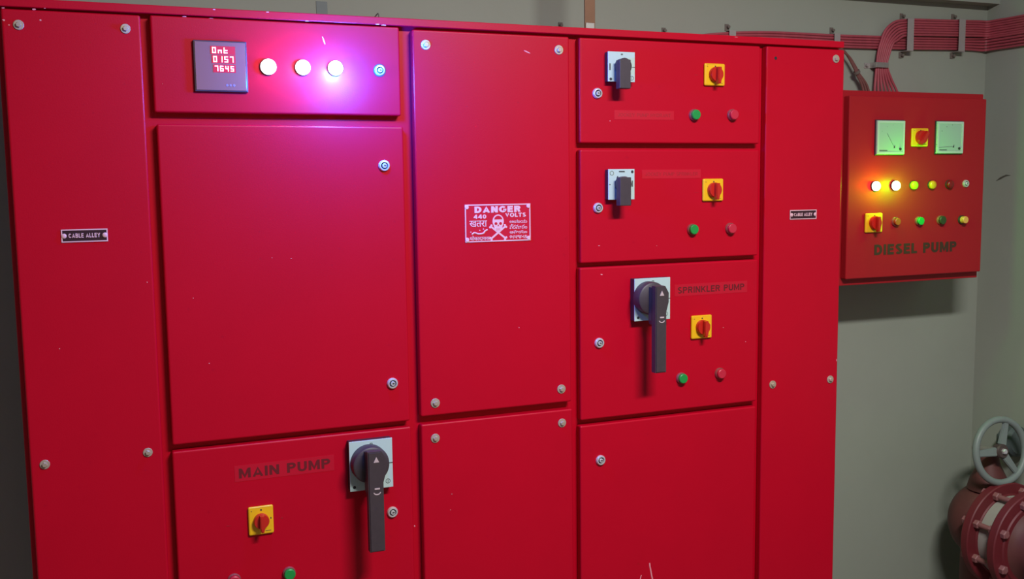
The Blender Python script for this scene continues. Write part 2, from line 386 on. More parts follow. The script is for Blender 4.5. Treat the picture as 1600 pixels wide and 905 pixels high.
mid = door_('door', .2990, .4772, -.2460, .1600, ((823, 81, .018, .003, -.35), (811, 512, .002, .002)), 'tall bolted centre door with the danger sign')
midl = door_('door', .2990, .4785, BOT, -.2545, ((706, 772, .002, .003), (704, 797, .002, .001)), 'bolted centre door below the danger sign')
r1 = door_('door', .4897, .7287, .0450, .1600, ((953, 189, .002, .002),), 'top right feeder door')
r2 = door_('door', .4897, .7287, -.0892, .0380, ((936, 384, .004, .002), (1026, 384, .002, .001)), 'second feeder door from the top')
r3 = door_('door', .4887, .7293, -.2695, -.0942, ((940, 429, .006, .0025, -.3), (1130, 512, .003, .002), (1165, 534, .003, .002)), 'feeder door lettered SPRINKLER PUMP')
r4 = door_('door', .4880, .7290, BOT, -.2760, (), 'blank door below the sprinkler pump door')
# scratches at the foot of the blank door
mm = MB()
def scratch(parent, pts, w_):
    P_ = [at(x, y, 0) for x, y in pts]; L = [(p.x-w_/2, p.z) for p in P_]; R_ = [(p.x+w_/2, p.z) for p in P_][::-1]
    m = MB().prism(L+R_, -.0005, .0005); obj('scratch', m, [CHIP], parent)
scratch(r4, [(1015, 880), (1015.2, 884), (1016.8, 892), (1018, 899), (1020, 908)], .0032)
scratch(r4, [(1002, 899), (1001, 902), (1000, 908)], .0022)
right = door_('side_panel', .7378, .8538, BOT, .1605, ((1307, 563, .002, .006),), 'plain bolted right side panel')
for p in ((1306, 92), (1207, 601), (1297, 593)): bolt(right, at(*p), 0, r=.0095)
obj('screw_hole', MB().disc(at(1212, 91, .0003), .004, .0008), [HOLE], right, 'empty dark screw hole')
for p in ((665, 70), (873, 78), (680, 630), (877, 608)): bolt(mid, at(*p), 0, r=.0098)
for p in ((680, 685), (878, 661)): bolt(midl, at(*p), 0, r=.0095)
lock(disp, at(593, 110), 0, rim=CHROME)
obj('lock_washer', MB().lathe([(.0098, 0), (.0125, 0), (.0125, .0015), (.0098, .0015)], at(593, 110, 0)), [DKRIM], disp, 'dark ring around the lock')
for par, p in ((big, (600, 259)), (big, (613, 599)), (mainp, (613, 800)), (r1, (933, 146)), (r2, (934, 325)), (r3, (936, 536)), (r4, (938, 719))):
    lock(par, at(*p), 0, r=.0112)

# digital meter
a, b = at(301, 62, -.006), at(388, 144.5, -.006)
mx0, mx1, mz1, mz0 = a.x, b.x, a.z, b.z
m = MB().box(mx0, mx1, -.0065, 0, mz0, mz1, bev=.001)
obj('meter_case', m, [MFRAME], disp, 'dark square meter bezel')
m = MB().box(mx0+.0025, mx1-.0025, -.0078, -.006, mz0+.0025, mz1-.0025, bev=.0005)
for i in (0, 1, 2): m.disc((mx0+(.60+.065*i)*(mx1-mx0), -.0076, mz0+.13*(mz1-mz0)), .0025, .0006, mi=1)
obj('meter_window', m, [GLASS, mat('meter_key_print', (.26, .17, .24), .4)], disp, 'smoked violet-grey window')
SEG = {'0': 'abcdef', '1': 'bc', '5': 'acdfg', '7': 'abc', '6': 'acdefg', '4': 'bcfg', 'n': 'ceg', 't': 'defg', ' ': ''}
rows = [('0nt ', (330, 73.5), (366.5, 84.0)), ('0157', (332, 87.5), (367, 98)), ('7645', (334.5, 102.5), (367.5, 112))]
dm = MB(); fm = MB()
for s_, p0, p1 in rows:
    A, B = at(*p0, -.0085), at(*p1, -.0085); n = 4; cw = (B.x-A.x)/n; h = A.z-B.z
    fm.box(A.x-.0016, B.x+.0014, -.0082, -.0076, B.z-.0022, A.z+.0022)
    for i, ch in enumerate(s_):
        x = A.x+cw*i+cw*.12; w_ = cw*.66; t = .0017; zt, zm, zl = A.z, (A.z+B.z)/2, B.z
        bx = lambda x0, x1, z0, z1: dm.box(x0, x1, -.0090, -.0080, z0, z1)
        sg = SEG[ch]
        if 'a' in sg: bx(x, x+w_, zt-t, zt)
        if 'd' in sg: bx(x, x+w_, zl, zl+t)
        if 'g' in sg: bx(x, x+w_, zm-t/2, zm+t/2)
        if 'f' in sg: bx(x, x+t, zm, zt)
        if 'b' in sg: bx(x+w_-t, x+w_, zm, zt)
        if 'e' in sg: bx(x, x+t, zl, zm)
        if 'c' in sg: bx(x+w_-t, x+w_, zl, zm)
obj('display_field', fm, [DISP], disp, 'three red backlit display rows')
obj('display_digits', dm, [DIG], disp, 'glowing seven-segment digits')
# three lit phase lamps
p1, p2, p3 = at(420, 104, -.010), at(474, 105, -.010), at(525, 106, -.010)
lamp(disp, p1, 0, LAMPR, r=.0155, lab='lit lamp beside the meter, white-hot lens')
lamp(disp, p2, 0, LAMPP, r=.0150, lab='middle lit lamp with a pink glow')
lamp(disp, p3, 0, LAMPB, r=.0150, lab='lit lamp glowing blue')
glow('lamp_glow_red', (p1.x, -.050, p1.z), .06, (1, .25, .60))  # added lights off the lenses imitate the coloured haze around the lamps
glow('lamp_glow_pink', (p2.x, -.028, p2.z), .34, (1, .60, .95))
glow('lamp_bloom_fill_pink', (p2.x-.01, -.11, p2.z), .18, (.6, .55, 1), .02)
glow('lamp_glow_blue', (p3.x, -.028, p3.z-.006), 2.2, (.02, .65, 1))
glow('lamp_bloom_fill_blue', (p3.x+.025, -.12, p3.z-.012), 22, (.004, .12, 1), .03)

# lettering on the doors
def letters(parent, s_, pl, pr, h_px, y, m_, bold=.02, film=None, lab=None, pad=(.008, .006)):
    A, B = at(*pl, y), at(*pr, y); top = at(pl[0], pl[1]-h_px, y); h = top.z-A.z
    zz = min(A.z, B.z)
    if film:
        obj('label_film', MB().box(A.x-pad[0], B.x+pad[0], y-.0004, y+.0003, A.z-pad[1], A.z+h+pad[1]), [film], parent)
    obj('lettering', block(MB(), s_, A.x, B.x, A.z, A.z+h, y, bold), [m_], parent, lab)
letters(mainp, 'MAIN PUMP', (373.5, 748), (516, 732), 15.5, 0, TEXTD, .21, TAPE, 'faded dark lettering MAIN PUMP')
letters(r3, 'SPRINKLER PUMP', (1058.7, 459), (1162.6, 454.6), 10, 0, TEXTD, .19, TAPE, 'faded dark lettering SPRINKLER PUMP')
letters(r1, 'JOCKEY PUMP HYDRANT', (965, 182), (1048, 182), 5.5, 0, TEXTF, .15, TAPE2, 'almost rubbed-out lettering')
letters(r2, 'JOCKEY PUMP SPRINKLER', (1008, 275), (1090, 275), 5.5, 0, TEXTF, .15, TAPE2, 'almost rubbed-out lettering')

# yellow selector switches
def yel(parent, x0, y0, x1, y1, ybase=0, ang=0):
    a, b = at(x0, y0, ybase-.0065), at(x1, y1, ybase-.0065)
    rotary_yellow(parent, a.x, b.x, b.z, a.z, ybase, ang)
yel(mainp, 387.5, 794, 428.5, 833)
yel(r1, 1101.5, 98.5, 1133, 134.5); yel(r2, 1099, 279.5, 1130.5, 314); yel(r3, 1081, 494, 1112.5, 528)
for par, p in ((mainp, (452, 896)), (r1, (1085, 179.5)), (r2, (1082, 358.5)), (r3, (1065, 591))):
    push_button(par, at(p[0], p[1], -.003), 0, GREEN, .0128, 'green push button', cr=.84)
for par, p in ((mainp, (366, 907)), (r1, (1144.5, 179.5)), (r2, (1141.5, 357)), (r3, (1125, 583.5))):
    push_button(par, at(p[0], p[1], -.003), 0, REDB, .0128, 'red push button', cr=.84)
# faint pen ticks beside the yellow switches
for par, pts in ((mainp, ((357, 822, .012, .0012), (440.5, 809.5, .004, .003))), (r3, ((1072, 514, .011, .001), (1130, 512, .003, .002))), (r1, ((1088, 117, .01, .001),)), (r2, ((1088, 301, .014, .001),))):
    for x, y, w_, h in pts: obj('pen_tick', MB().chip(at(x, y, 0), w_, h, 0, mi=0), [TEXTF], par)

# small and large isolator switches
def plate_marks(m, x0, x1, z0, z1, y, style):
    W, H = x1-x0, z1-z0
    if style == 'big' or style == 'a':
        m.ring(x0+W*.48, x0+W*.54, z1-H*.11, z1-H*.06, .0010, y-.0004, y, mi=1)
        m.box(x0+W*.05, x0+W*.09, y-.0004, y, z0+H*.38, z0+H*.60, mi=1)
        m.box(x1-W*.11, x1, y-.0004, y, z0+H*.49, z0+H*.505, mi=1)
        m.disc((x0+W*.10, y, z0+H*.08), .0032, .0004, mi=1, n=20)
        m.lathe([(.0040, 0), (.0048, 0), (.0048, .0004), (.0040, .0004)], (x1-W*.12, y, z0+H*.13), mi=1, n=20)
        m.box(x1-W*.12-.0004, x1-W*.12+.0004, y-.0004, y, z0+H*.13-.003, z0+H*.13+.003, mi=1)
        m.disc((x0+W*.42, y, z0+H*.10), .002, .0004, mi=1, n=12)
    else:
        m.box(x0+W*.40, x0+W*.62, y-.0004, y, z1-H*.10, z1-H*.06, mi=1)
        m.disc((x1-W*.09, y, z1-H*.09), .0032, .0004, mi=1, n=20)
        m.lathe([(.0040, 0), (.0048, 0), (.0048, .0004), (.0040, .0004)], (x0+W*.13, y, z1-H*.13), mi=1, n=20)
        m.box(x1-W*.11, x1-W*.07, y-.0004, y, z0+H*.42, z0+H*.62, mi=1)
        m.box(x0+W*.03, x0+W*.08, y-.0004, y, z0+H*.49, z0+H*.51, mi=1)
        m.disc((x0+W*.35, y, z1-H*.26), .002, .0004, mi=1, n=12)
def small_switch(parent, q0, q1, style):
    yp = -.016; a, b = at(*q0, yp), at(*q1, yp); x0, x1, z1, z0 = a.x, b.x, a.z, b.z
    m = MB().box(x0+.0005, x1-.0005, yp+.0015, 0, z0+.0005, z1-.0005, bev=.001)
    obj('switch_base', m, [BLACK], parent)
    m = MB().box(x0, x1, yp, yp+.002, z0, z1, bev=.0006)
    plate_marks(m, x0, x1, z0, z1, yp, style)
    obj('switch_plate', m, [PLATE, INK], parent, 'silver-grey switch plate')
    cx, cz = (x0+x1)/2, (z0+z1)/2; r = (x1-x0)*.265
    m = MB().lathe([(0, 0), (r, 0), (r, .014), (r*.9, .017), (0, .017)], (cx, yp, cz))
    g0, g1 = at(q0[0]+18.5, q0[1]+12.5, yp-.028), at(q0[0]+36, q1[1]+10, yp-.028)
    m.box(g0.x, g1.x, yp-.028, yp-.010, g1.z, g0.z, bev=.0015)
    obj('switch_handle', m, [BLACK2], parent, 'stubby black rotary handle')
small_switch(r1, (950, 80), (992, 128.5), 'a')
small_switch(r2, (950.5, 264.5), (991.5, 311.5), 'b')
def big_switch(parent, q0, q1, ctr, rpx, grip):
    yp = -.020; a, b = at(*q0, yp), at(*q1, yp); x0, x1, z1, z0 = a.x, b.x, a.z, b.z
    obj('switch_base', MB().box(x0+.0005, x1-.0005, yp+.0015, 0, z0+.0005, z1-.0005, bev=.001), [BLACK], parent)
    m = MB().box(x0, x1, yp, yp+.002, z0, z1, bev=.0006); plate_marks(m, x0, x1, z0, z1, yp, 'big')
    obj('switch_plate', m, [PLATE, INK], parent, 'silver-grey switch plate')
    yd = yp-.026; c = at(*ctr, yd); r = at(ctr[0], ctr[1]-rpx, yd).z-c.z
    gx0, gz1 = at(*grip[0], yd-.030).x, at(*grip[0], yd-.030).z; gx1, gz0 = at(*grip[1], yd-.030).x, at(*grip[1], yd-.030).z
    m = MB().lathe([(0, 0), (r*1.02, 0), (r*1.02, .018), (r*.98, .024), (r*.9, .026), (0, .026)], (c.x, yp, c.z), n=48)
    obj('switch_hub', m, [BLACK2], parent, 'round black hub', smooth=True)
    gw = gx1-gx0
    # handle: wide head merging into the hub's right side, then a straight grip
    hy0, hy1 = yd-.030, yd-.012
    poly = [(gx0, gz1), (gx1-gw*.1, gz1), (gx1+gw*.22, gz1-r*.42), (gx1+gw*.22, c.z-r*.15), (gx1, c.z-r*.75), (gx1, gz0), (gx0, gz0)]
    m = MB().prism(poly, hy0, hy1, bev=.002)
    m.prism([(gx0, gz1-.004), (gx1, gz1-.004), (gx1, c.z-r*1.0), (gx0+gw*.1, c.z-r*1.55), (gx0, c.z-r*1.3)], hy1-.001, yd+.002)
    tcx = (gx0+gx1)/2+gw*.05; tz = gz1-r*.42; s_ = r*.15
    m.prism([(tcx-s_, tz-s_), (tcx+s_, tz-s_), (tcx, tz+s_)], hy0-.0006, hy0+.0002, mi=1)
    bz = c.z-r*1.05
    m.box(tcx-r*.13, tcx+r*.15, hy0-.0006, hy0+.0002, bz-.0015, bz+.0015, mi=1)
    arc = [(tcx+r*.22*math.cos(t), bz-r*.14+r*.20*math.sin(t)) for t in [math.radians(200+i*14) for i in range(11)]]
    arc2 = [(tcx+r*.17*math.cos(t), bz-r*.14+r*.14*math.sin(t)) for t in [math.radians(200+i*14) for i in range(11)]][::-1]
    m.prism(arc+arc2, hy0-.0006, hy0+.0002, mi=1)
    obj('switch_handle', m, [BLACK2, mat('moulded_white_mark', (.55, .42, .44), .6) if 'moulded_white_mark' not in bpy.data.materials else bpy.data.materials['moulded_white_mark']], parent, 'long black handle turned downwards')
big_switch(mainp, (545, 691.5), (614.5, 760.5), (581, 728), 28.5, ((574.5, 708), (602.5, 861)))
big_switch(r3, (991.5, 436), (1047, 498.5), (1021.5, 467), 25.5, ((1025, 448), (1041.5, 582)))

# ------------------------------------------------------------------ signs fixed to the cabinet
def name_plate(x0, y0, x1, y1, label):
    a, b = at(x0, y0, -.001), at(x1, y1, -.001); X0, X1, Z1, Z0 = a.x, b.x, a.z, b.z; W, H = X1-X0, Z1-Z0
    t = empty('name_plate', ((X0+X1)/2, 0, Z0), label, 'sign', None)
    m = MB().box(X0, X1, -.0012, 0, Z0, Z1); m.ring(X0, X1, Z0, Z1, H*.085, -.0016, -.001, mi=1)
    obj('plate', m, [SIGNB, WHITE], t)
    obj('lettering', block(MB(), 'CABLE ALLEY', X0+W*.155, X1-W*.165, Z0+H*.34, Z1-H*.32, -.0012, .20), [WHITE], t, 'white letters CABLE ALLEY')
    for k in (.06, .94): obj('rivet', MB().lathe([(0, .0005), (H*.10, .0005), (H*.10, .001), (H*.19, .001), (H*.19, .0014), (H*.1, .0022), (0, .0024)], (X0+W*k, -.001, Z0+H*.5), n=16), [WHITE], t)
name_plate(95, 359, 169, 377, 'small black CABLE ALLEY plate with white border on the left side panel')
name_plate(1234.2, 328.5, 1275.5, 342, 'small black CABLE ALLEY plate with white border on the right side panel')
a, b = at(726, 320, -.001), at(829, 375.5, -.001)
X0, X1, Z1, Z0 = a.x, b.x, a.z, b.z; W, H = X1-X0, Z1-Z0
t = empty('danger_sign', ((X0+X1)/2, 0, Z0), 'red DANGER 440 VOLTS warning sign with skull, on the centre door', 'sign')
m = MB().box(X0, X1, -.0012, 0, Z0, Z1); m.ring(X0, X1, Z0, Z1, H*.03, -.0017, -.001, mi=1)
obj('plate', m, [SIGN, WHITE], t)
for kx, kz in ((.03, .93), (.97, .93), (.03, .07), (.97, .07)):
    obj('rivet', MB().disc((X0+W*kx, -.001, Z0+H*kz), H*.055, .0016, n=18), [WHITE], t)
def sx(f): return X0+W*f
def sz(f): return Z1-H*f           # fraction measured from the top
def bt(s_, f0, f1, g0, g1, wt): return block(MB(), s_, sx(f0), sx(f1), sz(g1), sz(g0), -.0011, wt)
def st(s_, f0, f1, g0, g1, bold=.02): return MB().text(s_, sx(f0), sx(f1), sz(g1), sz(g0), -.0011, .0006, bold)
obj('lettering', bt('DANGER', .145, .85, .055, .225, .27), [WHITE], t, 'white word DANGER')
obj('lettering', bt('440', .13, .32, .27, .38, .22), [WHITE], t, 'white number 440')
obj('lettering', bt('VOLTS', .61, .93, .245, .355, .23), [WHITE], t, 'white word VOLTS')
obj('lettering', st('खतरा', .065, .33, .43, .60, .01), [WHITE], t, 'Devanagari warning word')
m = MB()
m.tube([(sx(.10), -.0012, sz(.79)), (sx(.14), -.0012, sz(.75)), (sx(.20), -.0012, sz(.785)), (sx(.27), -.0012, sz(.77)), (sx(.30), -.0012, sz(.71)), (sx(.335), -.0012, sz(.68))], H*.022, 6)
for f, g in ((.085, .73), (.22, .69), (.275, .66)): m.disc((sx(f), -.001, sz(g)), H*.017, .001, n=10)
obj('lettering', m, [WHITE], t, 'Urdu warning script')
obj('lettering', st('धोकादायक', .07, .37, .83, .96, .012), [WHITE], t, 'second Devanagari warning word')
for s_, g0, g1 in (('ಅಪಾಯ', .43, .52), ('ప్రమాదం', .55, .68), ('అపాయం', .715, .80), ('ભયજનક', .85, .94)):
    mb_ = st(s_, .675, .945, g0, g1, .012)
    if len(mb_.bm.verts): obj('lettering', mb_, [WHITE], t, 'row of small regional-script warning')
    else: mb_.bm.free()
# skull: rounded cranium outline, eyes, nose, jaw, over crossed bones
m = MB(); cx, cz = sx(.50), sz(.46); R1 = H*.165
outer = [(cx+R1*math.cos(t_)*.98, cz+R1*1.10*math.sin(t_)) for t_ in [math.radians(-35+i*10) for i in range(26)]]
outer += [(cx-R1*.62, cz-R1*1.25), (cx-R1*.40, cz-R1*1.62), (cx+R1*.40, cz-R1*1.62), (cx+R1*.62, cz-R1*1.25)]
m.prism(outer, -.0016, -.001)
inner = [(cx+R1*.72*math.cos(t_), cz+R1*.18+R1*.72*math.sin(t_)) for t_ in [math.radians(10+i*10) for i in range(17)]]
m.prism(inner, -.0018, -.001, mi=1)
for sgn in (-1, 1):
    m.lathe([(0, 0), (R1*.24, 0), (R1*.24, .0008), (0, .0008)], (cx+sgn*R1*.40, -.0011, cz-R1*.36), n=14, mi=1)
m.prism([(cx-R1*.13, cz-R1*.78), (cx+R1*.13, cz-R1*.78), (cx, cz-R1*.48)], -.0018, -.001, mi=1)
for k in (-.25, 0, .25): m.box(cx+R1*k-.0003, cx+R1*k+.0003, -.0018, -.001, cz-R1*1.5, cz-R1*1.1, mi=1)
obj('skull_emblem', m, [WHITE, SIGN], t, 'white skull')
m = MB(); bc = (cx, sz(.76))
for sgn in (-1, 1):
    L = H*.27; a_ = math.radians(38)*sgn; ca, sa = math.cos(a_), math.sin(a_); hw = H*.024
    m.prism([(bc[0]+x*ca-z*sa, bc[1]+x*sa+z*ca) for x, z in ((-L, -hw), (L, -hw), (L, hw), (-L, hw))], -.0015-.0002*(sgn > 0), -.001)
    for e in (-1, 1):
        for k in (-1, 1):
            m.disc((bc[0]+e*L*ca-k*H*.03*sa, -.001, bc[1]+e*L*sa+k*H*.03*ca), H*.035, .0006, n=12)
obj('crossbones_emblem', m, [WHITE], t, 'crossed bones')

# ------------------------------------------------------------------ diesel pump box on the back wall
BY = .19
b0, b1 = at(1326, 150, BY), at(1541, 154, BY); bz0 = (at(1324, 437, BY).z+at(1533, 424, BY).z)/2; bz1 = (b0.z+b1.z)/2
bx0 = b0.x+.004; bx1 = (b1.x+at(1533, 424, BY).x)/2
box_ = empty('diesel_pump_panel', ((bx0+bx1)/2, YB, 1.315), 'smaller red DIESEL PUMP control box hung on the wall right of the cabinet', 'electrical box')
e0x, e1x = bx0-.006, at(1530, 300, BY+.025).x
obj('enclosure', MB().box(e0x, e1x, BY+.022, YB-.004, 1.3165, 1.838, bev=.002), [RED2], box_)
dd = obj('door', MB().box(bx0, bx1, BY, BY+.022, bz0, bz1, bev=.003, seg=3), [RED2], box_)
def voltmeter(x0, y0, x1, y1, lab, nd):
    a, b = at(x0, y0, BY-.008), at(x1, y1, BY-.008); X0, X1, Z1, Z0 = a.x, b.x, a.z, b.z; W, H = X1-X0, Z1-Z0; y = BY-.008
    obj('meter_case', MB().box(X0-.002, X1+.002, BY-.004, BY, Z0-.002, Z1+.002, bev=.001), [MFRAME], dd)
    m = MB().box(X0, X1, y, BY-.003, Z0, Z1, bev=.0015)
    m.ring(X0+.001, X1-.001, Z0+.001, Z1-.001, W*.06, y-.0010, y+.001, mi=1)
    m.disc((X1-W*.16, y, Z0+H*.16), .0034, .003, mi=2, n=20)
    m.prism([(X1-W*.40, Z0+H*.19), (X1-W*.35, Z0+H*.19), (X1-W*.35, Z0+H*.28)], y-.0006, y+.0003, mi=2)
    px_, pz_ = X1-W*.38, Z0+H*.22
    if nd == 'up': q0 = (X0+W*.36, Z0+H*.62)
    else: q0 = (X0+W*.08, Z0+H*.19)
    d = Vector((q0[0]-px_, q0[1]-pz_)).normalized(); n_ = Vector((-d.y, d.x))*.0004
    m.prism([(px_+n_.x, pz_+n_.y), (q0[0]+n_.x, q0[1]+n_.y), (q0[0]-n_.x, q0[1]-n_.y), (px_-n_.x, pz_-n_.y)], y-.0005, y+.0003, mi=3)
    rr = W*.62
    for k in range(5):
        t_ = math.radians(95+k*20); m.disc((px_+rr*math.cos(t_), y, pz_+rr*math.sin(t_)), .0013 if nd == 'flat' else .0008, .0004, mi=3, n=10)
    m.box(X0+W*.10, X0+W*.38, y-.0003, y+.0002, Z0+H*.10, Z0+H*.13, mi=3)
    obj('analogue_meter', m, [DIAL, DIALR, INK, MARK], dd, lab)
voltmeter(1371, 188, 1413, 241.5, 'left square dial meter', 'up'); voltmeter(1465, 189.5, 1504.5, 240, 'right square dial meter', 'flat')
yel(dd, 1425.5, 200, 1450.5, 229, BY, math.radians(-35)); yel(dd, 1353, 333.5, 1379, 363, BY)
for px, lens, lab in ((1369, LAMPR2, 'lit lamp with a red glow'), (1400, LAMPG, 'lit lamp with a green glow'), (1428.5, OFFG, 'yellow-green lamp'), (1457, OFFY, 'amber lamp'), (1484.5, OFFR, 'dark red unlit lamp')):
    lamp(dd, at(px, 291-(px-1369)*.025, BY-.006), BY, lens, r=.0138 if px < 1410 else .0125, lab=lab)
lock(dd, at(1510, 287, BY-.004), BY, r=.0105)
push_button(dd, at(1399.5, 346.5, BY-.003), BY, ORNG, .0125, 'orange-red push button')
push_button(dd, at(1436, 345.5, BY-.003), BY, GREEN, .0128, 'green push button', cr=.84)
push_button(dd, at(1470, 344, BY-.003), BY, DKGR, .0130, 'dark green push button', cr=.9)
push_button(dd, at(1503, 343.5, BY-.003), BY, PALEY, .0125, 'pale yellow push button', rim=DKRIM, h=.018)
g1_, g2_ = at(1369, 290, BY), at(1400, 290, BY)
glow('lamp_glow_warm', (g1_.x-.01, BY-.045, g1_.z), .24, (1, .04, .003))  # added lights off the box lenses spread their colour over the door
glow('lamp_glow_green', (g2_.x+.004, BY-.035, g2_.z), .9, (.05, 1, .0))
glow('lamp_bloom_fill_green', (g2_.x+.04, BY-.10, g2_.z-.02), 1.1, (.06, 1, .0), .02)
letters(dd, 'DIESEL PUMP', (1365.7, 399), (1494, 392), 16.5, BY, TEXTB, .24, None, 'dark lettering DIESEL PUMP')

# ------------------------------------------------------------------ cables
CY = YB-.008
def pathx(pts, y): return [at(px, py, y) for px, py in pts]
NL = 5
ORD = ['topmost', 'second from top', 'third from top', 'fourth from top', 'fifth from top', 'sixth from top', 'lowest']
for i in range(NL):
    f = (i+.5)/NL; L = lambda t, b: t+(b-t)*f
    z = [(900, L(66, 84)), (1040, L(61, 79)), (1117, L(51.5, 70)), (1200, L(48.5, 70)), (1308, L(53.5, 75)), (1370, L(55.5, 77)), (1422, L(57, 78)), (1503, L(58.5, 79)), (1532, L(58, 81))]
    pts = pathx(z, CY)
    a_ = pts[-1]; z2 = a_.z
    pts += [Vector((XR-.020, YB-.016, z2)), Vector((XR-.009, YB-.045, z2+.001)), Vector((XR-.008, YB-.25, z2+.0)), Vector((XR-.008, -1.0, z2)), Vector((XR-.008, -2.2, z2))]
    o = obj('cable', MB().tube(pts, .0037, 10), [CABLE], smooth=True)
    tag(o, (ORD[i] if i < 4 else 'lowest')+' red cable of the flat bundle emerging from behind the cabinet', 'cable', 'lower red cables along the back wall')
NU = 7
for i in range(NU):
    f = (i+.5)/NU; L = lambda t, b: t+(b-t)*f
    yv = CY-.010-.0015*(i % 2)
    # outer = top of the bend (i = 0), inner = bottom
    z = [(L(1364, 1408), 150), (L(1364, 1402), 138), (L(1366, 1394), 122), (L(1368.5, 1387), 102), (L(1370.5, 1391), 84), (L(1374, 1397), 68), (L(1382, 1404), L(46, 64)), (L(1396, 1411), L(33, 59)), (L(1412, 1420), L(29.5, 57)), (1430, L(29, 56.5)), (1503, L(31, 57.5)), (1530, L(31.5, 58))]
    pts = pathx(z, yv)
    z2 = pts[-1].z
    pts += [Vector((XR-.022, YB-.020, z2)), Vector((XR-.010, YB-.05, z2+.001)), Vector((XR-.008, YB-.25, z2)), Vector((XR-.008, -1.0, z2)), Vector((XR-.008, -2.2, z2))]
    o = obj('cable', MB().tube(pts, .0036, 10), [CABLE], smooth=True)
    tag(o, ['outermost', 'second from outside', 'third from outside', 'middle', 'third from inside', 'second from inside', 'innermost'][i]+' red cable of the bend going down into the DIESEL PUMP box', 'cable', 'red cables feeding the diesel pump box')
for i, dx in enumerate((0, 4.5, 9)):
    z = [(1300, 70+dx*.3), (1317, 78+dx*.3), (1326+dx*.2, 90), (1335+dx*.35, 107), (1338+dx*.45, 115), (1346+dx*.8, 131), (1351+dx, 150)]
    o = obj('cable', MB().tube(pathx(z, CY-.02-.001*i), .0034, 8), [CABLE2], smooth=True)
    tag(o, ['left', 'middle', 'right'][i]+' one of the three brownish-red tied cables slanting down beside the cabinet', 'cable', 'slanting cables left of the bend')
p = at(1338.5, 113, CY-.021)
dr = (at(1345, 126, CY-.021)-at(1332, 100, CY-.021)).normalized()
tag(obj('cable_tie', MB().lathe([(.0085, -.004), (.0100, -.004), (.0100, .004), (.0085, .004), (.0085, -.004)], p, dr, n=20), [DUST]), 'dark tie around the slanting cables between cabinet and box', 'cable tie')

# ------------------------------------------------------------------ cable clips
def clip_v(px, ya, yb, wpx, y, lab, grp=None, hook=True):
    """an upright strap over a horizontal bundle, from pixel row ya to yb"""
    a, b = at(px-wpx/2, ya, y), at(px+wpx/2, yb, y); x0, x1, z1, z0 = a.x, b.x, a.z, b.z
    t = empty('cable_clip', ((x0+x1)/2, YB, z0), lab, 'cable clip', grp)
    m = MB().box(x0, x1, y-.0015, y, z0, z1, bev=.0004)
    m.box(x0, x1, y-.001, YB, z1-.0015, z1); m.box(x0, x1, y-.001, YB, z0, z0+.0015)
    obj('strap', m, [STRAP], t)
    if hook:
        for zz, s_ in ((z1, 1), (z0, -1)):
            m = MB().box(x0-.004, x0+.008, YB-.002, YB, min(zz, zz+s_*.018), max(zz, zz+s_*.018), bev=.0004)
            m.disc(((x0+x1)/2-.006, YB-.002, zz+s_*.010), .0042, .008, n=12)
            obj('fixing_tab', m, [DUST], t)
    return t
clip_v(1422.5, 28.5, 80, 8.5, CY-.020, 'tall grey strap clip on the red cable bundle, next to the bend')
clip_v(1503, 29.5, 81, 8, CY-.020, 'tall grey strap clip on the red cable bundle, nearer the room corner')
clip_v(1144.5, 47, 72, 10, CY-.008, 'short pale clip at the cabinet top above the yellow switches', None)
clip_v(1308, 52, 77, 8.5, CY-.008, "short pale clip at the cabinet's top right corner", None)
for px, py, lab in ((883, 36, 'dusty clip end poking above the cabinet, left of the brown strip'), (1045, 44, 'dusty clip end poking above the cabinet, right of the brown strip')):
    clip_v(px, py+9, py+40, 9, CY-.008, lab, None)
a, b = at(1369, 97, CY-.019), at(1388, 106, CY-.019)
t = empty('cable_clip', ((a.x+b.x)/2, YB, b.z), 'bright metal clip lying across the upright cables above the DIESEL PUMP box', 'cable clip')
m = MB().box(a.x, b.x, a.y-.0015, a.y, b.z, a.z, bev=.0004); m.box(a.x, a.x+.0015, a.y, YB, b.z, a.z); m.box(b.x-.0015, b.x, a.y, YB, b.z, a.z)
obj('strap', m, [STEEL], t)
m = MB().box(a.x-.020, a.x, YB-.002, YB, b.z, a.z, bev=.0004); m.disc((a.x-.014, YB-.002, (a.z+b.z)/2), .0042, .008, n=12)
obj('fixing_tab', m, [STRAP], t)

# ------------------------------------------------------------------ strip, bracket and wire on top of the cabinet
sy_ = .17
a, b = at(914, 0, sy_), at(930, 38, sy_)
t = empty('earthing_strip', ((a.x+b.x)/2, sy_, ztop), 'upright brown flat metal strip rising from the cabinet top', 'metal strip')
obj('strip', MB().box(a.x, b.x, sy_, sy_+.005, ztop-.004, ZC, bev=.0008), [COPPER], t)
c0, c1 = at(916, 36, sy_-.004), at(929, 47, sy_-.004)
m = MB().box(c0.x, c1.x, sy_-.004, sy_, ztop, c0.z+.001, bev=.0005); m.box(c0.x, c1.x, sy_-.03, sy_-.002, ztop, ztop+.003)
m.disc(((c0.x+c1.x)/2, sy_-.003, (ztop+c0.z)/2-.001), .0042, .003, n=6, mi=0)
obj('mounting_bracket', m, [STEEL], t, 'pale metal foot bracket')
a, b = at(494, 0, .2), at(512, 24, .2)
t = empty('lifting_bracket', ((a.x+b.x)/2, .2, ztop), 'dark upright metal bracket with holes on the cabinet top above the blue lamp', 'bracket')
m = MB(); w_ = b.x-a.x; zt = at(500, 2, .2).z
m.box(a.x, b.x, .2, .204, ztop+.020, zt); m.box(a.x, a.x+w_*.28, .2, .204, ztop, ztop+.021); m.box(a.x+w_*.52, a.x+w_*.66, .2, .204, ztop, ztop+.021); m.box(a.x+w_*.82, b.x, .2, .204, ztop, ztop+.021); m.box(a.x, b.x, .17, .204, ztop, ztop+.003)
obj('upright', m, [GEAR], t)
z = [at(583, 30, .06), at(586, 26, .06), at(591, 21, .06), at(592, 27.5, .06), at(593, 32, .06)]
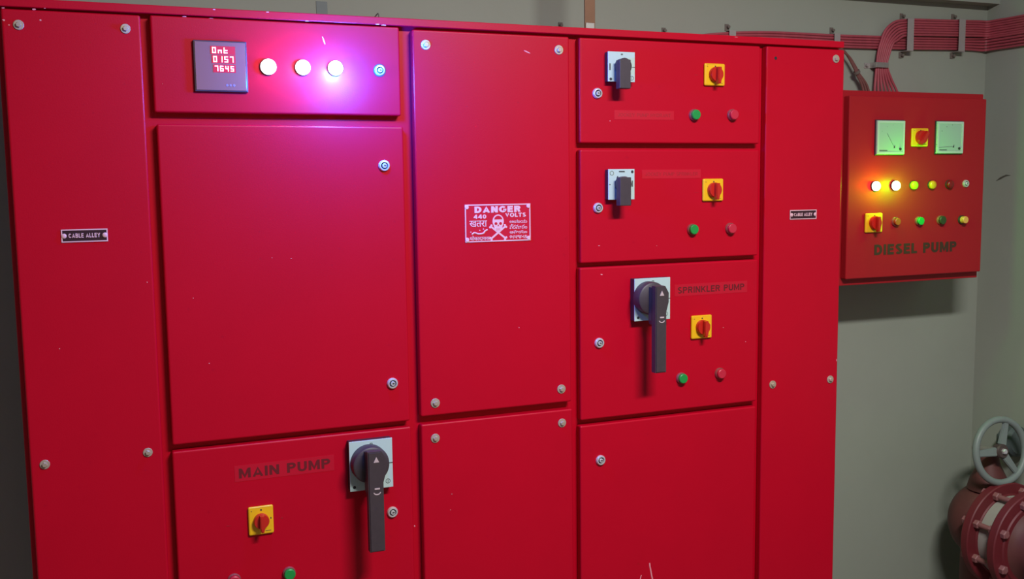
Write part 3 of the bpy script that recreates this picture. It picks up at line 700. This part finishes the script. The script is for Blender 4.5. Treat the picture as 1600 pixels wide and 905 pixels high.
for k in z: k.z = max(k.z, ztop+.001)
tag(obj('wire_end', MB().tube(z, .0012, 6), [BLACK], smooth=True), 'bent end of thin dark wire sticking up from the cabinet top', 'wire')
a = at(127, 2, .02)
tag(obj('paper_scrap', MB().box(a.x-.018, a.x+.014, .03, .09, ztop, ztop+.004, bev=.001), [mat('pale_scrap', (.8, .7, .66), .7)]), 'pale scrap lying on the far left of the cabinet top', 'scrap')

# ------------------------------------------------------------------ pipe with flanges
PY = .022
pc = at(1616, 852, PY); pc.x = min(pc.x, XR-.16); R2 = .153
t = empty('flanged_pipe', (pc.x, .2, 0), 'dark red flanged pipe joint with bolts in the lower right corner', 'pipe')
pipe_root = t
def flange(y, R_, th, mt, nm='flange', lab=None, n=64):
    m = MB().lathe([(R_*.55, 0), (R_*.985, 0), (R_, .003), (R_, th-.003), (R_*.985, th), (R_*.80, th), (R_*.78, th+.004), (R_*.56, th+.004), (R_*.55, 0)], (pc.x, y+th, pc.z), (0, -1, 0), n)
    return obj(nm, m, [mt], t, lab, smooth=True)
flange(PY, R2, .026, PIPE2, lab='front flange'); flange(PY+.092, R2*.99, .026, PIPE2, lab='rear flange')
obj('gasket', MB().lathe([(R2*.5, 0), (R2*.76, 0), (R2*.76, .066), (R2*.5, .066), (R2*.5, 0)], (pc.x, PY+.093, pc.z), (0, -1, 0), 48), [GASK], t, 'pale ring between the two flanges', smooth=True)
for k in range(8):
    a_ = math.radians(22.5+45*k); bx_, bz_ = pc.x+R2*.86*math.cos(a_), pc.z+R2*.86*math.sin(a_)
    m = MB().lathe([(0, 0), (.0075, 0), (.0075, .150), (0, .150)], (bx_, PY+.135, bz_), n=14)
    for yy in (PY+.132, PY+.092, PY+.040, PY+.000): m.lathe([(0, 0), (.0125, 0), (.0125, .012), (.010, .014), (0, .014)], (bx_, yy, bz_), n=6)
    obj('bolt', m, [PBOLT], t)
# the pipe itself: hub towards the room, rounded body at the back
m = MB().lathe([(0, 1.6), (.085, 1.6), (.087, .03), (.098, .012), (.110, .002), (.110, 0)], (pc.x, PY+.001, pc.z), n=56)
obj('pipe', m, [PIPE], t, smooth=True)
m = MB().lathe([(0, .0), (.05, .0), (.085, .012), (.104, .035), (.114, .06), (.116, .085), (.112, .11), (.102, .13), (.092, .175)], (pc.x+.022, YB-.115, pc.z+.012), n=56)
obj('valve_body', m, [PIPE], t, 'rounded dusty body behind the flanges', smooth=True)
m = MB().lathe([(.07, 0), (.07, pc.z), (0, pc.z)], (pc.x+.022, YB-.195, 0), (0, 0, 1), n=40)
obj('down_pipe', m, [PIPE], t, smooth=True)

# ------------------------------------------------------------------ hand wheel with its gearbox
WY = .14
wc = at(1563.5, 705, WY); Rw = (at(1563, 653, WY).z-at(1563, 757, WY).z)/2-.008
t = empty('valve_handwheel', (wc.x, WY, wc.z-.12), 'grey three-spoked valve handwheel above the flanged pipe', 'handwheel')
ax = Vector((-.04, -1, .14)).normalized()
e1 = Vector((0, 0, 1)).cross(ax).normalized()*-1; e2 = e1.cross(ax).normalized()
if e2.z < 0: e2 = -e2
if e1.x < 0: e1 = -e1
def wp(r, a_, d=0): return wc+(e1*math.cos(a_)+e2*math.sin(a_))*r+ax*d
pts = [wp(Rw, 2*math.pi*k/72) for k in range(73)]
m = MB().tube(pts, .0100, 14, smooth=False)
obj('rim', m, [WHEEL], t, smooth=True)
for dg in (180, 72, -52):
    a_ = math.radians(dg); b = bmesh.new(); vs = []
    for r_, hw, hd in ((.018, .0125, .006), (Rw-.004, .0085, .005)):
        base = wp(r_, a_); side = (-e1*math.sin(a_)+e2*math.cos(a_))
        vs.append([b.verts.new(base+side*sx_*hw+ax*dx*hd) for sx_, dx in ((-1, -1), (1, -1), (1, 1), (-1, 1))])
    for k in range(4): b.faces.new((vs[0][k], vs[0][(k+1) % 4], vs[1][(k+1) % 4], vs[1][k]))
    b.faces.new(vs[0][::-1]); b.faces.new(vs[1]); bmesh.ops.recalc_face_normals(b, faces=b.faces)
    bmesh.ops.bevel(b, geom=list(b.edges), offset=.002, segments=2, affect='EDGES')
    m = MB(); m._merge(b, 0); obj('spoke', m, [WHEEL], t)
obj('hub', MB().lathe([(0, -.012), (.019, -.012), (.021, .006), (.018, .011), (0, .011)], wc, ax, 32), [mat('brown_hub', (.10, .07, .065), .5, metal=.3)], t, 'dark hub', smooth=True)
obj('hub_nut', MB().lathe([(0, .010), (.0085, .010), (.0085, .017), (.006, .020), (0, .020)], wc, ax, 6), [CHROME], t, 'bright nut')
obj('stem', MB().lathe([(0, -.10), (.009, -.10), (.009, -.01), (0, -.01)], wc, ax, 16), [STEEL], t)
g = wc-ax*.085
gc = at(1584, 690, g.y)
m = MB().lathe([(0, 0), (.040, 0), (.046, .006), (.046, .040), (.038, .050), (0, .050)], (gc.x-.005, gc.y+.02, gc.z), (ax.x, ax.y, ax.z), 32)
m.box(gc.x-.03, gc.x+.05, gc.y-.01, gc.y+.04, gc.z-.045, gc.z+.02, bev=.006)
obj('gearbox', m, [GEAR], t, 'dark grey gearbox behind the wheel', smooth=True)
m = MB().lathe([(0, 0), (.060, 0), (.052, .03), (.030, .075), (.022, .11), (0, .11)], (wc.x+.02, WY+.055, pc.z+R2*.93-.03), (0, 0, 1), 32)
obj('yoke', m, [PIPE], pipe_root, 'tapered red-brown neck below the wheel', smooth=True)
